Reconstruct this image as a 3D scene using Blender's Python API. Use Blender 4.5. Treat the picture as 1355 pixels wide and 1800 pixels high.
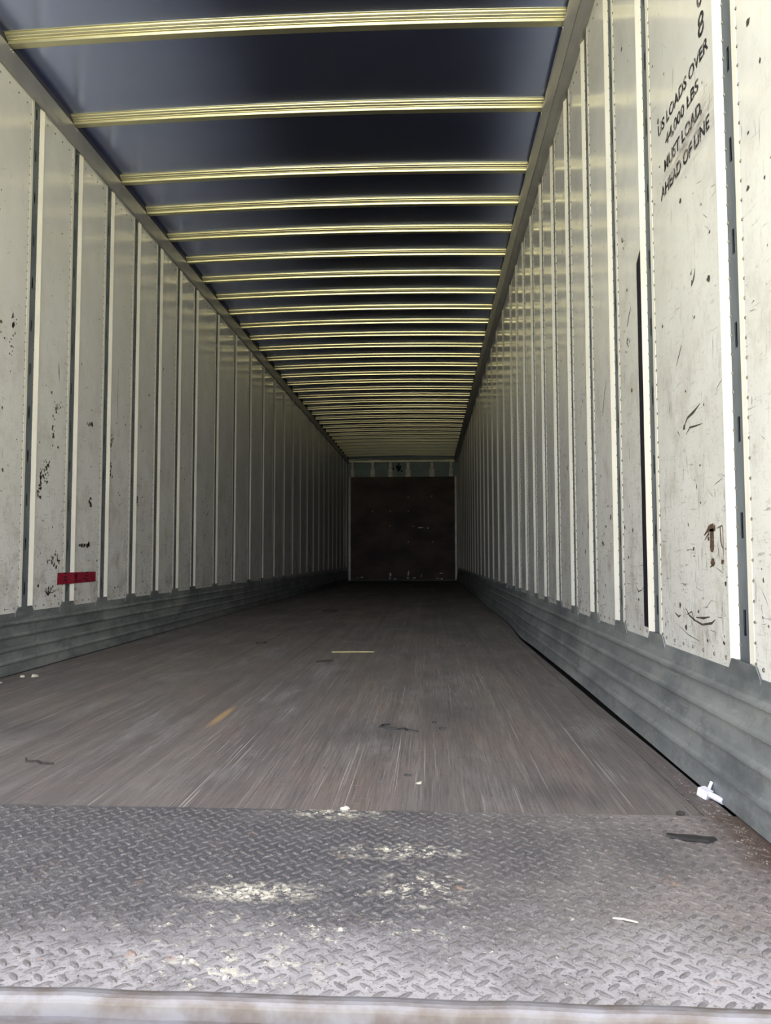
import bpy, math, random
from mathutils import Vector, Matrix

for o in list(bpy.data.objects):
    bpy.data.objects.remove(o, do_unlink=True)
scene = bpy.context.scene
COL = scene.collection
random.seed(11)

# ------------------------------------------------------------------ camera
FPX, YAW, PITCH, ROLL, HC = 1335.5, 0.057, 0.0604, -0.0021, 0.505
cy, sy, cp, sp = math.cos(YAW), math.sin(YAW), math.cos(PITCH), math.sin(PITCH)
fw = Vector((-sy * cp, cy * cp, sp))
rt0 = Vector((cy, sy, 0))
up0 = rt0.cross(fw)
rt = rt0 * math.cos(ROLL) + up0 * math.sin(ROLL)
up = -rt0 * math.sin(ROLL) + up0 * math.cos(ROLL)
cam_d = bpy.data.cameras.new('camera')
cam = bpy.data.objects.new('camera', cam_d)
COL.objects.link(cam)
cam_d.sensor_fit = 'HORIZONTAL'
cam_d.sensor_width = 36.0
cam_d.lens = 36.0 * FPX / 1355.0
cam_d.clip_start = 0.02
cam_d.clip_end = 500
m = Matrix((rt, up, -fw)).transposed().to_4x4()
m.translation = Vector((0, 0, HC))
cam.matrix_world = m
scene.camera = cam

# ------------------------------------------------------------------ world, sun, exposure
world = bpy.data.worlds.new('World')
scene.world = world
world.use_nodes = True
wn = world.node_tree
wn.nodes.clear()
wo = wn.nodes.new('ShaderNodeOutputWorld')
wb = wn.nodes.new('ShaderNodeBackground')
ws = wn.nodes.new('ShaderNodeTexSky')
ws.sky_type = 'NISHITA'
ws.sun_disc = False
ws.sun_elevation = math.radians(52)
ws.sun_rotation = math.radians(20)
ws.air_density = 1.0
ws.dust_density = 3.0
ws.ozone_density = 1.0
wb.inputs['Strength'].default_value = 1.25
# broken white cloud over the blue
wt = wn.nodes.new('ShaderNodeTexCoord')
wz = wn.nodes.new('ShaderNodeTexNoise')
wz.inputs['Scale'].default_value = 2.2
wz.inputs['Detail'].default_value = 6
wr = wn.nodes.new('ShaderNodeMapRange')
wr.inputs['From Min'].default_value = 0.36
wr.inputs['From Max'].default_value = 0.52
wr.inputs['To Min'].default_value = 0.55
wm = wn.nodes.new('ShaderNodeMix')
wm.data_type = 'RGBA'
wm.inputs[7].default_value = (1.72, 1.70, 1.78, 1)
wn.links.new(wt.outputs['Generated'], wz.inputs['Vector'])
wn.links.new(wz.outputs['Fac'], wr.inputs['Value'])
wn.links.new(wr.outputs[0], wm.inputs[0])
wn.links.new(ws.outputs[0], wm.inputs[6])
wn.links.new(wm.outputs[2], wb.inputs['Color'])
wn.links.new(wb.outputs[0], wo.inputs['Surface'])

sun_d = bpy.data.lights.new('sun', 'SUN')
sun_d.energy = 20.0
sun_d.angle = math.radians(0.6)
sun_d.color = (1.0, 0.94, 0.82)
sun = bpy.data.objects.new('sun', sun_d)
COL.objects.link(sun)
sun.location = (4, 12, 14)
sun.rotation_euler = Vector((-0.30, -0.62, -1.0)).to_track_quat('-Z', 'Y').to_euler()

vs = scene.view_settings
vs.view_transform = 'Standard'
vs.look = 'None'
vs.exposure = 1.0
vs.gamma = 1.0
vs.use_curve_mapping = False


# ------------------------------------------------------------------ material helpers
class NT:
    def __init__(self, name):
        self.m = bpy.data.materials.new(name)
        self.m.use_nodes = True
        self.t = self.m.node_tree
        self.b = self.t.nodes['Principled BSDF']
        self.pos = self.t.nodes.new('ShaderNodeNewGeometry').outputs['Position']

    def n(self, kind, **kw):
        nd = self.t.nodes.new(kind)
        for k, v in kw.items():
            setattr(nd, k, v)
        return nd

    def put(self, sock, v):
        if hasattr(v, 'is_linked') or isinstance(v, bpy.types.NodeSocket):
            self.t.links.new(v, sock)
        else:
            sock.default_value = v

    def mapped(self, scale, loc=(0, 0, 0), rot=(0, 0, 0), src=None):
        mp = self.n('ShaderNodeMapping')
        mp.inputs['Scale'].default_value = scale
        mp.inputs['Location'].default_value = loc
        mp.inputs['Rotation'].default_value = rot
        self.t.links.new(src or self.pos, mp.inputs['Vector'])
        return mp.outputs[0]

    def noise(self, vec, scale=1.0, detail=3.0, rough=0.55, dist=0.0):
        nd = self.n('ShaderNodeTexNoise')
        self.t.links.new(vec, nd.inputs['Vector'])
        nd.inputs['Scale'].default_value = scale
        nd.inputs['Detail'].default_value = detail
        nd.inputs['Roughness'].default_value = rough
        nd.inputs['Distortion'].default_value = dist
        return nd.outputs['Fac']

    def rng(self, v, a, b, c=0.0, d=1.0):
        nd = self.n('ShaderNodeMapRange')
        self.put(nd.inputs['Value'], v)
        for i, x in zip(('From Min', 'From Max', 'To Min', 'To Max'), (a, b, c, d)):
            nd.inputs[i].default_value = x
        return nd.outputs[0]

    def math(self, op, a, b=0.0):
        nd = self.n('ShaderNodeMath', operation=op)
        self.put(nd.inputs[0], a)
        self.put(nd.inputs[1], b)
        return nd.outputs[0]

    def mix(self, f, a, b):
        nd = self.n('ShaderNodeMix', data_type='RGBA')
        self.put(nd.inputs[0], f)
        self.put(nd.inputs[6], a if not isinstance(a, tuple) else (*a, 1))
        self.put(nd.inputs[7], b if not isinstance(b, tuple) else (*b, 1))
        return nd.outputs[2]

    def xyz(self):
        nd = self.n('ShaderNodeSeparateXYZ')
        self.t.links.new(self.pos, nd.inputs[0])
        return nd.outputs

    def bump(self, h, strength, dist):
        nd = self.n('ShaderNodeBump')
        nd.inputs['Strength'].default_value = strength
        nd.inputs['Distance'].default_value = dist
        self.t.links.new(h, nd.inputs['Height'])
        self.t.links.new(nd.outputs[0], self.b.inputs['Normal'])

    def done(self, col, rough=0.5, metal=0.0, spec=0.5):
        self.put(self.b.inputs['Base Color'], col if not isinstance(col, tuple) else (*col, 1))
        self.put(self.b.inputs['Roughness'], rough)
        self.put(self.b.inputs['Metallic'], metal)
        self.b.inputs['Specular IOR Level'].default_value = spec
        return self.m

    def blob(self, c, r, soft=0.5):
        """1 inside an ellipsoid of radii r around c, 0 outside"""
        v = self.n('ShaderNodeVectorMath', operation='SUBTRACT')
        self.t.links.new(self.pos, v.inputs[0]); v.inputs[1].default_value = c
        d = self.n('ShaderNodeVectorMath', operation='DIVIDE')
        self.t.links.new(v.outputs[0], d.inputs[0]); d.inputs[1].default_value = r
        l = self.n('ShaderNodeVectorMath', operation='LENGTH')
        self.t.links.new(d.outputs[0], l.inputs[0])
        return self.rng(l.outputs['Value'], 1 - soft, 1 + soft, 1, 0)


def mat_panel(name, text_smear=False):
    k = NT(name)
    x, y, z = k.xyz()
    low = k.rng(z, 0.3, 1.7, 1, 0.12)
    big = k.noise(k.mapped((2, 2.2, 1.4)), 1.6, 4, 0.6)
    col = k.mix(k.rng(big, 0.35, 0.7), (0.73, 0.73, 0.705), (0.64, 0.635, 0.60))
    fine = k.noise(k.mapped((1, 60, 60)), 1, 3, 0.7)
    col = k.mix(k.math('MULTIPLY', k.rng(fine, 0.58, 0.75), k.math('MULTIPLY', low, 0.40)), col, (0.24, 0.215, 0.18))
    grime = k.noise(k.mapped((1, 9, 7), loc=(0, 2, 5)), 1, 6, 0.72)
    col = k.mix(k.math('MULTIPLY', k.rng(grime, 0.50, 0.72), k.math('MULTIPLY', low, 0.60)), col, (0.27, 0.22, 0.17))
    # vertical drag marks
    dv = k.noise(k.mapped((1, 130, 13)), 1, 4, 0.75, 0.4)
    col = k.mix(k.math('MULTIPLY', k.rng(dv, 0.60, 0.70), k.math('MULTIPLY', low, 0.85)), col, (0.16, 0.14, 0.12))
    # slanting and level scrapes
    dh = k.noise(k.mapped((1, 12, 110), rot=(0.6, 0, 0)), 1, 4, 0.75, 0.5)
    col = k.mix(k.math('MULTIPLY', k.rng(dh, 0.62, 0.71), k.math('MULTIPLY', low, 0.8)), col, (0.16, 0.14, 0.115))
    dh2 = k.noise(k.mapped((1, 14, 140), loc=(0, 3, 1)), 1, 4, 0.75, 0.5)
    col = k.mix(k.math('MULTIPLY', k.rng(dh2, 0.63, 0.71), k.math('MULTIPLY', low, 0.9)), col, (0.12, 0.10, 0.085))
    spk = k.noise(k.mapped((1, 46, 30)), 1, 5, 0.8)
    col = k.mix(k.math('MULTIPLY', k.rng(spk, 0.63, 0.70), k.math('MULTIPLY', low, 0.8)), col, (0.09, 0.07, 0.06))
    if text_smear:
        sm = k.math('MULTIPLY', k.blob((0.645, 1.86, 1.53), (0.2, 0.17, 0.055), 0.5),
                    k.rng(k.noise(k.mapped((1, 10, 60), rot=(0.25, 0, 0)), 1, 4, 0.7), 0.35, 0.75, 0.0, 0.85))
        col = k.mix(sm, col, (0.13, 0.10, 0.085))
    wv = k.noise(k.mapped((1, 3.2, 4.5)), 1, 2, 0.5)
    k.bump(wv, 0.30, 0.012)
    rg = k.rng(fine, 0.4, 0.8, 0.13, 0.30)
    return k.done(col, rg, 0.0, 0.55)


def mat_simple(name, c1, c2, scale, rough, metal=0.0, spec=0.5, stretch=(1, 1, 1), lo=0.35, hi=0.65, bump=0.0):
    k = NT(name)
    f = k.noise(k.mapped(stretch), scale, 4, 0.6)
    if bump:
        k.bump(f, bump, 0.003)
    return k.done(k.mix(k.rng(f, lo, hi), c1, c2), rough, metal, spec)


def mat_floor():
    k = NT('worn_laminated_oak')
    x, y, z = k.xyz()
    strip = k.noise(k.mapped((24, 0.25, 1)), 1, 1, 0.5)
    col = k.mix(k.rng(strip, 0.3, 0.7), (0.125, 0.108, 0.100), (0.195, 0.172, 0.158))
    big = k.noise(k.mapped((2.2, 0.9, 1)), 1.3, 4, 0.6)
    col = k.mix(k.rng(big, 0.42, 0.72, 0, 0.65), col, (0.115, 0.105, 0.105))
    tint = k.noise(k.mapped((5, 1.6, 1), loc=(4, 2, 0)), 1, 4, 0.65)
    col = k.mix(k.rng(tint, 0.52, 0.70, 0, 0.5), col, (0.20, 0.145, 0.12))
    col = k.mix(k.rng(tint, 0.46, 0.32, 0, 0.5), col, (0.27, 0.26, 0.26))
    g = k.noise(k.mapped((210, 5, 1), rot=(0, 0, 0.03)), 1, 5, 0.75)
    col = k.mix(k.rng(g, 0.36, 0.56, 0.75, 0), col, (0.075, 0.068, 0.066))
    s = k.noise(k.mapped((170, 0.8, 1), rot=(0, 0, -0.06)), 1, 3, 0.7)
    gate = k.rng(k.noise(k.mapped((2.6, 1.1, 1), loc=(7, 3, 0)), 1, 4, 0.7), 0.38, 0.62, 0.15, 1.0)
    col = k.mix(k.math('MULTIPLY', gate, k.rng(s, 0.62, 0.66, 0, 0.70)), col, (0.46, 0.43, 0.41))
    s2 = k.noise(k.mapped((200, 2.0, 1), rot=(0, 0, 0.16), loc=(3, 1, 0)), 1, 3, 0.7)
    col = k.mix(k.math('MULTIPLY', gate, k.rng(s2, 0.63, 0.67, 0, 0.55)), col, (0.44, 0.41, 0.39))
    c = k.noise(k.mapped((16, 170, 1)), 1, 4, 0.75)
    col = k.mix(k.rng(c, 0.63, 0.70, 0, 0.55), col, (0.42, 0.39, 0.36))
    c2 = k.noise(k.mapped((22, 120, 1), loc=(9, 4, 0)), 1, 4, 0.75)
    col = k.mix(k.rng(c2, 0.63, 0.70, 0, 0.6), col, (0.07, 0.06, 0.06))
    # bare golden splinter and dark stains
    col = k.mix(k.math('MULTIPLY', k.blob((-0.665, 2.44, 0), (0.012, 0.14, 1), 0.4), 0.75), col, (0.40, 0.26, 0.12))
    for cc, rr in (((-0.17, 2.22, 0), (0.13, 0.10, 1)), ((0.25, 1.68, 0), (0.10, 0.07, 1)), ((-1.35, 2.25, 0), (0.28, 0.13, 1)),
                   ((0.34, 1.62, 0), (0.012, 0.045, 1)), ((0.06, 2.55, 0), (0.08, 0.3, 1))):
        col = k.mix(k.math('MULTIPLY', k.blob(cc, rr, 0.8), k.rng(g, 0.3, 0.6, 0.75, 0.35)), col, (0.06, 0.055, 0.058))
    k.bump(g, 0.25, 0.002)
    return k.done(col, k.rng(big, 0.3, 0.7, 0.50, 0.68), 0.0, 0.35)


def mat_plate(lug=False):
    k = NT('worn_tread_lug' if lug else 'worn_tread_plate')
    x, y, z = k.xyz()
    a = k.noise(k.mapped((1.6, 2.2, 1)), 1.4, 5, 0.65)
    m_ = k.noise(k.mapped((9, 11, 1)), 1, 5, 0.7)
    f = k.noise(k.mapped((150, 150, 1)), 1, 4, 0.75)
    f2 = k.noise(k.mapped((330, 330, 1), loc=(2, 7, 0)), 1, 2, 0.6)
    col = k.mix(k.rng(m_, 0.36, 0.64), (0.062, 0.062, 0.069), (0.13, 0.124, 0.124))
    col = k.mix(k.math('MULTIPLY', k.rng(x, -0.05, 0.5), k.rng(m_, 0.25, 0.6, 0.45, 1.0)), col, (0.27, 0.235, 0.215))
    # wear plus daylight painted into the colour: paler towards the sill, ragged border
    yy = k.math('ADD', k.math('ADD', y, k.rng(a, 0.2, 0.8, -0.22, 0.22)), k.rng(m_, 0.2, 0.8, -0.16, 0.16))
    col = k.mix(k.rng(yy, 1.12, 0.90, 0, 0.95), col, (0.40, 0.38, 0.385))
    # oily dark patches
    for cc, rr, st in (((-0.14, 1.30, 0), (0.20, 0.12, 1), 0.9), ((-0.50, 1.38, 0), (0.50, 0.17, 1), 0.85), ((0.27, 1.36, 0), (0.22, 0.10, 1), 0.85), ((-0.2, 1.12, 0), (0.25, 0.07, 1), 0.7), ((-0.95, 1.35, 0), (0.4, 0.2, 1), 0.8)):
        e = k.math('MULTIPLY', k.blob(cc, rr, 0.75), k.rng(m_, 0.3, 0.6, st, st * 0.45))
        col = k.mix(e, col, (0.062, 0.063, 0.072))
    if lug:
        col = k.mix(k.rng(m_, 0.35, 0.65, 0.95, 0.45), col, (0.105, 0.093, 0.09))
        col = k.mix(k.rng(f, 0.52, 0.64, 0, 0.35), col, (0.36, 0.34, 0.33))
    else:
        col = k.mix(k.rng(f, 0.54, 0.66, 0, 0.55), col, (0.38, 0.365, 0.36))
        col = k.mix(k.rng(f, 0.47, 0.36, 0, 0.75), col, (0.045, 0.042, 0.045))
        col = k.mix(k.rng(f2, 0.62, 0.70, 0, 0.6), col, (0.60, 0.58, 0.54))
    # flaked cream paint
    pn = k.noise(k.mapped((34, 44, 1)), 1, 5, 0.78)
    pn2 = k.noise(k.mapped((120, 130, 1)), 1, 3, 0.7)
    for cc, rr, th in (((-0.265, 1.165, 0), (0.08, 0.026, 1), 0.45), ((-0.05, 1.335, 0), (0.09, 0.028, 1), 0.50), ((-0.012, 1.19, 0), (0.06, 0.05, 1), 0.52),
                       ((-0.18, 1.06, 0), (0.20, 0.04, 1), 0.56), ((-0.25, 0.95, 0), (0.10, 0.05, 1), 0.54), ((-0.19, 1.53, 0), (0.07, 0.03, 1), 0.48),
                       ((-0.1, 1.15, 0), (0.45, 0.35, 1), 0.63)):
        col = k.mix(k.math('MULTIPLY', k.math('MULTIPLY', k.blob(cc, rr, 0.6), k.rng(pn, th, th + 0.04)), k.rng(pn2, 0.40, 0.52)), col, (0.58, 0.54, 0.44))
    rs = k.noise(k.mapped((14, 14, 1), loc=(5, 2, 0)), 1, 4, 0.7)
    col = k.mix(k.rng(rs, 0.64, 0.72, 0, 0.5), col, (0.38, 0.23, 0.14))
    # earth along the right-hand edge
    col = k.mix(k.math('MULTIPLY', k.rng(k.math('ADD', x, k.rng(m_, 0.2, 0.8, -0.05, 0.05)), 0.50, 0.57), k.rng(y, 1.10, 1.32)), col, (0.10, 0.07, 0.055))
    k.bump(f, 0.5, 0.002)
    return k.done(col, k.rng(f, 0.3, 0.7, 0.42, 0.62), 0.15, 0.5)


def mat_kick():
    k = NT('dull_galvanised_kick_band')
    a = k.noise(k.mapped((1, 1.1, 3)), 1.6, 4, 0.65)
    col = k.mix(k.rng(a, 0.35, 0.65), (0.17, 0.19, 0.20), (0.38, 0.40, 0.39))
    st = k.noise(k.mapped((1, 9, 14)), 1, 5, 0.75)
    col = k.mix(k.rng(st, 0.56, 0.72, 0, 0.40), col, (0.09, 0.095, 0.105))
    mo = k.noise(k.mapped((1, 5, 9), loc=(0, 6, 2)), 1, 6, 0.75)
    col = k.mix(k.rng(mo, 0.50, 0.62, 0, 0.55), col, (0.13, 0.14, 0.15))
    col = k.mix(k.rng(mo, 0.44, 0.34, 0, 0.4), col, (0.44, 0.45, 0.42))
    b = k.noise(k.mapped((1, 7, 90)), 1, 3, 0.7)
    col = k.mix(k.rng(b, 0.64, 0.72, 0, 0.5), col, (0.46, 0.46, 0.42))
    s = k.noise(k.mapped((70, 70, 70)), 1, 2, 0.6)
    col = k.mix(k.rng(s, 0.70, 0.74, 0, 0.6), col, (0.52, 0.5, 0.44))
    col = k.mix(k.math('MULTIPLY', k.blob((0.62, 1.43, 0.26), (0.1, 0.03, 0.03), 0.5), 0.7), col, (0.30, 0.15, 0.08))
    return k.done(col, k.rng(a, 0.3, 0.7, 0.36, 0.52), 0.45, 0.5)


def mat_letter():
    k = NT('worn_black_stencil_paint')
    f = k.noise(k.mapped((1, 45, 60)), 1, 4, 0.7)
    return k.done(k.mix(k.rng(f, 0.52, 0.66, 0, 0.85), (0.018, 0.017, 0.022), (0.42, 0.40, 0.36)), 0.5)


M = {}
M['panel'] = mat_panel('scuffed_white_liner')
M['panel_text'] = mat_panel('scuffed_white_liner_smeared', True)
M['flange'] = mat_simple('white_painted_flange', (0.82, 0.80, 0.72), (0.72, 0.70, 0.62), 14, 0.36, 0, 0.5, (1, 1, 0.3))
M['galv'] = mat_simple('blue_grey_galvanised_steel', (0.115, 0.135, 0.155), (0.17, 0.195, 0.215), 9, 0.45, 0.2, 0.5, (1, 1, 0.5))
M['rivet'] = mat_simple('grey_rivet', (0.13, 0.12, 0.11), (0.26, 0.24, 0.21), 60, 0.5, 0.4)
M['skin'] = mat_simple('aluminium_skin', (0.03, 0.035, 0.038), (0.045, 0.05, 0.052), 3, 0.6, 0.0)
M['roof'] = mat_simple('dark_roof_sheet', (0.52, 0.60, 0.97), (0.57, 0.65, 1.0), 1.6, 0.22, 1.0, 0.5, (1, 2, 1))
M['bow'] = mat_simple('aluminium_roof_bow', (0.86, 0.82, 0.56), (0.74, 0.70, 0.47), 6, 0.30, 0.95, 0.5, (0.4, 6, 6))
M['rail'] = mat_simple('grey_top_rail', (0.27, 0.27, 0.29), (0.34, 0.34, 0.355), 5, 0.42, 0.35)
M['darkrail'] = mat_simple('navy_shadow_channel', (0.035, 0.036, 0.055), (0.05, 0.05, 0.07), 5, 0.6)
M['floor'] = mat_floor()
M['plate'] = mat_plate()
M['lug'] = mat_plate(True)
M['kick'] = mat_kick()
M['letter'] = mat_letter()
M['sub'] = mat_simple('black_underfloor', (0.02, 0.02, 0.02), (0.03, 0.03, 0.03), 4, 0.8)
M['sill'] = mat_simple('worn_rusty_sill', (0.20, 0.195, 0.205), (0.13, 0.11, 0.10), 16, 0.45, 0.3, 0.5, (1, 2.5, 1), 0.4, 0.62, 0.5)
M['ply'] = mat_simple('stained_plywood', (0.10, 0.075, 0.062), (0.055, 0.043, 0.042), 1.6, 0.6, 0, 0.3, (1, 1, 1.6))
M['teal'] = mat_simple('teal_front_sheet', (0.17, 0.25, 0.235), (0.12, 0.18, 0.18), 3, 0.4)
M['steel'] = mat_simple('pale_front_steel', (0.52, 0.51, 0.42), (0.36, 0.36, 0.30), 8, 0.4, 0.2)
M['scuff'] = mat_simple('black_scuff', (0.03, 0.027, 0.025), (0.12, 0.10, 0.085), 120, 0.6)
M['brown'] = mat_simple('rusty_gouge', (0.05, 0.028, 0.02), (0.12, 0.07, 0.045), 90, 0.7)
M['black'] = mat_simple('black_tape', (0.007, 0.006, 0.010), (0.018, 0.016, 0.022), 50, 0.6, 0, 0.25)
M['red'] = mat_simple('crimson_tape', (0.30, 0.012, 0.035), (0.20, 0.010, 0.028), 30, 0.35)
M['white'] = mat_simple('white_plastic', (0.80, 0.80, 0.86), (0.72, 0.72, 0.78), 60, 0.4)
M['paper'] = mat_simple('soiled_paper', (0.60, 0.56, 0.48), (0.42, 0.38, 0.31), 80, 0.7)
M['straw'] = mat_simple('straw', (0.62, 0.58, 0.28), (0.50, 0.46, 0.22), 60, 0.5)
M['rubber'] = mat_simple('black_rubber', (0.015, 0.014, 0.015), (0.03, 0.027, 0.026), 80, 0.6)
M['bark'] = mat_simple('dark_scrap', (0.022, 0.018, 0.016), (0.045, 0.038, 0.032), 60, 0.8)
M['grit'] = mat_simple('grit', (0.085, 0.062, 0.05), (0.36, 0.31, 0.26), 45, 0.85, 0, 0.3, (1, 1, 1), 0.5, 0.66)
M['ground'] = mat_simple('dry_grass_yard', (0.37, 0.35, 0.225), (0.30, 0.29, 0.195), 0.8, 0.9, 0, 0.2)
M['frame'] = mat_simple('painted_rear_frame', (0.42, 0.42, 0.42), (0.32, 0.32, 0.33), 5, 0.5)


# ------------------------------------------------------------------ mesh helpers
class MB:
    def __init__(self):
        self.v = []
        self.f = []

    def quad(self, a, b, c, d):
        i = len(self.v)
        self.v += [a, b, c, d]
        self.f.append((i, i + 1, i + 2, i + 3))

    def poly(self, pts):
        i = len(self.v)
        self.v += list(pts)
        self.f.append(tuple(range(i, i + len(pts))))

    def box(self, x0, x1, y0, y1, z0, z1):
        i = len(self.v)
        self.v += [(x0, y0, z0), (x1, y0, z0), (x1, y1, z0), (x0, y1, z0), (x0, y0, z1), (x1, y0, z1), (x1, y1, z1), (x0, y1, z1)]
        self.f += [tuple(i + j for j in q) for q in ((0, 3, 2, 1), (4, 5, 6, 7), (0, 1, 5, 4), (1, 2, 6, 5), (2, 3, 7, 6), (3, 0, 4, 7))]

    def loft(self, rings, closed=True, caps=True):
        """rings: lists of points of equal length"""
        n = len(rings[0])
        i0 = len(self.v)
        for r in rings:
            self.v += r
        for k in range(len(rings) - 1):
            for j in range(n if closed else n - 1):
                a = i0 + k * n + j
                b = i0 + k * n + (j + 1) % n
                self.f.append((a, b, b + n, a + n))
        if caps:
            self.f.append(tuple(range(i0, i0 + n))[::-1])
            e = i0 + (len(rings) - 1) * n
            self.f.append(tuple(range(e, e + n)))

    def tube(self, pts, r, n=8):
        rings = []
        for k, p in enumerate(pts):
            p = Vector(p)
            d = (Vector(pts[min(k + 1, len(pts) - 1)]) - Vector(pts[max(k - 1, 0)])).normalized()
            a = d.cross(Vector((0, 0, 1)))
            if a.length < 1e-3:
                a = Vector((1, 0, 0))
            a.normalize()
            b = d.cross(a)
            rr = r[k] if isinstance(r, (list, tuple)) else r
            rings.append([tuple(p + a * rr * math.cos(t) + b * rr * math.sin(t)) for t in [2 * math.pi * j / n for j in range(n)]])
        self.loft(rings)

    def dome(self, c, nrm, r, h, n=6):
        """small rivet head on a plane with normal nrm along x, y or z"""
        c = Vector(c); nrm = Vector(nrm)
        a = Vector((0, 0, 1)) if abs(nrm.z) < 0.5 else Vector((1, 0, 0))
        b = nrm.cross(a)
        i = len(self.v)
        for rr, hh in ((r, 0), (r * 0.62, h)):
            for j in range(n):
                t = 2 * math.pi * j / n
                self.v.append(tuple(c + a * rr * math.cos(t) + b * rr * math.sin(t) + nrm * hh))
        for j in range(n):
            q = (j + 1) % n
            self.f.append((i + j, i + q, i + n + q, i + n + j))
        self.f.append(tuple(range(i + n, i + 2 * n)))

    def mesh(self, name, mat):
        me = bpy.data.meshes.new(name)
        me.from_pydata(self.v, [], self.f)
        me.validate()
        me.update()
        if mat:
            me.materials.append(M[mat] if isinstance(mat, str) else mat)
        return me

    def build(self, name, mat, parent=None, smooth=False, fix=True):
        me = self.mesh(name, mat)
        if fix:
            import bmesh
            bm = bmesh.new(); bm.from_mesh(me)
            bmesh.ops.recalc_face_normals(bm, faces=bm.faces)
            bm.to_mesh(me); bm.free()
        if smooth:
            for p in me.polygons:
                p.use_smooth = True
        return link(name, me, parent)


def link(name, me, parent=None):
    o = bpy.data.objects.new(name, me)
    COL.objects.link(o)
    if parent is not None:
        o.parent = parent
    return o


def tag(o, label=None, cat=None, group=None, kind=None):
    if label: o['label'] = label
    if cat: o['category'] = cat
    if group: o['group'] = group
    if kind: o['kind'] = kind
    return o


def empty(name, loc):
    o = bpy.data.objects.new(name, None)
    COL.objects.link(o)
    o.location = loc
    o.empty_display_size = 0.05
    return o


# ------------------------------------------------------------------ dimensions (metres; x right, y into the trailer, z up)
XL, XR = -1.8225, 0.6485            # faces of the slotted tracks
PL, PR = -1.819, 0.645            # faces of the liner panels
Y0, Y1 = 0.87, 17.0               # rear sill, front bulkhead
S = 0.4064
ZTOP = 2.66

left_posts = [3.3586 + k * S for k in (-6, -5, -4, -3, -2, -1, 0, 1, 2, 3, 4, 5, 6)] + [3.3586 + (6 + 1.5 * i) * S for i in range(1, 19)]
right_posts = [2.2455 - 3.0 * S, 2.2455 - 1.5 * S] + [2.2455 + k * S for k in range(0, 10)] + [2.2455 + (9 + 1.5 * i) * S for i in range(1, 19)]
left_posts = [y * 0.9954 for y in left_posts if y < 16.95]
right_posts = [y * 0.9871 for y in right_posts if y < 16.95]
bows = [4.2816 + k * S for k in (-7.5, -6, -4.5, -3, -1.5)] + [4.2816 + k * S for k in range(0, 31)]

# ------------------------------------------------------------------ ground outside
b = MB(); b.box(-60, 60, -70, 60, -1.35, -1.25)
tag(b.build('ground', 'ground'), 'sunlit dry grass yard behind the trailer', 'ground', kind='structure')

# ------------------------------------------------------------------ floor
b = MB(); b.box(-1.90, 0.72, Y0 + 0.03, Y1 + 0.1, -0.12, -0.032)
floor = tag(b.build('floor', 'sub'), 'trailer floor of worn laminated hardwood boards and a steel threshold plate', 'floor', kind='structure')
YS = 1.546
EDGE = [(0.8, .594), (1.395, .593), (1.758, .590), (2.117, .588), (2.593, .578), (3.2, .574), (3.96, .567), (4.78, .564), (5.15, .576), (5.415, .590), (5.78, .600), (6.54, .604), (7.46, .592), (9, .600), (12, .598), (18, .602)]


def edge_x(y):
    for (a, xa), (c, xc) in zip(EDGE, EDGE[1:]):
        if a <= y <= c:
            return xa + (xc - xa) * (y - a) / (c - a)
    return 0.6


def edge_gap(y):
    return 0.0015 + 0.013 * math.exp(-((y - 3.5) / 1.25) ** 4)


seams = [0.612, 0.535, 0.23, -0.075, -0.38, -0.685, -0.99, -1.295, -1.60, -1.815]
for i in range(len(seams) - 1):
    x1, x0 = seams[i] - (0.001 if i < 2 else 0.0002), seams[i + 1] + (0.001 if i < 1 else 0.0002)
    b = MB()
    zt = -0.0003 * (i % 2)
    prof = [(x0, -0.032), (x0, zt - 0.0005), (x0 + 0.0005, zt), (x1 - 0.0005, zt), (x1, zt - 0.0005), (x1, -0.032)]
    if i == 0:
        # edge strip follows the buckled kick band
        rings = []
        for k in range(121):
            y = YS + (Y1 - 0.02 - YS) * k / 120
            dx = edge_x(y) - 0.001 - x1
            rings.append([(px + (dx if q > 2 else 0), y, pz) for q, (px, pz) in enumerate(prof)])
        b.loft(rings)
    else:
        b.loft([[(px, YS, pz) for px, pz in prof], [(px, Y1 - 0.02, pz) for px, pz in prof]])
    b.build('floor_board', 'floor', floor)

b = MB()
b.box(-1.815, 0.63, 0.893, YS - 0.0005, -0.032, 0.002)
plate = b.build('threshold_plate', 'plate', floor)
plate['label'] = 'dark steel tread plate with raised lugs and flaking cream paint'


def lug_mesh(a):
    L, W, H = 0.0118, 0.0042, 0.0019
    ca, sa = math.cos(a), math.sin(a)
    ring0, ring1 = [], []
    for j in range(8):
        t = 2 * math.pi * j / 8
        ex = abs(math.cos(t)) ** 0.8 * (1 if math.cos(t) >= 0 else -1)
        px, py = L * ex, W * math.sin(t)
        ring0.append((px * ca - py * sa, px * sa + py * ca, 0))
        px, py = L * 0.62 * ex, W * 0.45 * math.sin(t)
        ring1.append((px * ca - py * sa, px * sa + py * ca, H))
    return ring0, ring1


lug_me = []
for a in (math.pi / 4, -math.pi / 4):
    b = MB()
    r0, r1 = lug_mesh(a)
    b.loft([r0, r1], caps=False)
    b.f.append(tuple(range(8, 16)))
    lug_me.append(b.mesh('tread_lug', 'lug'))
P = 0.0305
pts = []
for t, (ox, oy) in enumerate(((0, 0), (P / 2, P / 2))):
    for i in range(-59, 21):
        for j in range(0, 22):
            x, y = i * P + ox, 0.906 + j * P + oy
            if -1.80 < x < 0.59 and y < YS - 0.012:
                pts.append((y, x, t))


def in_view(x, y):
    d = Vector((x, y, -HC))
    u = 677.5 + FPX * d.dot(rt) / d.dot(fw)
    return -12 < u < 1367


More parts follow.
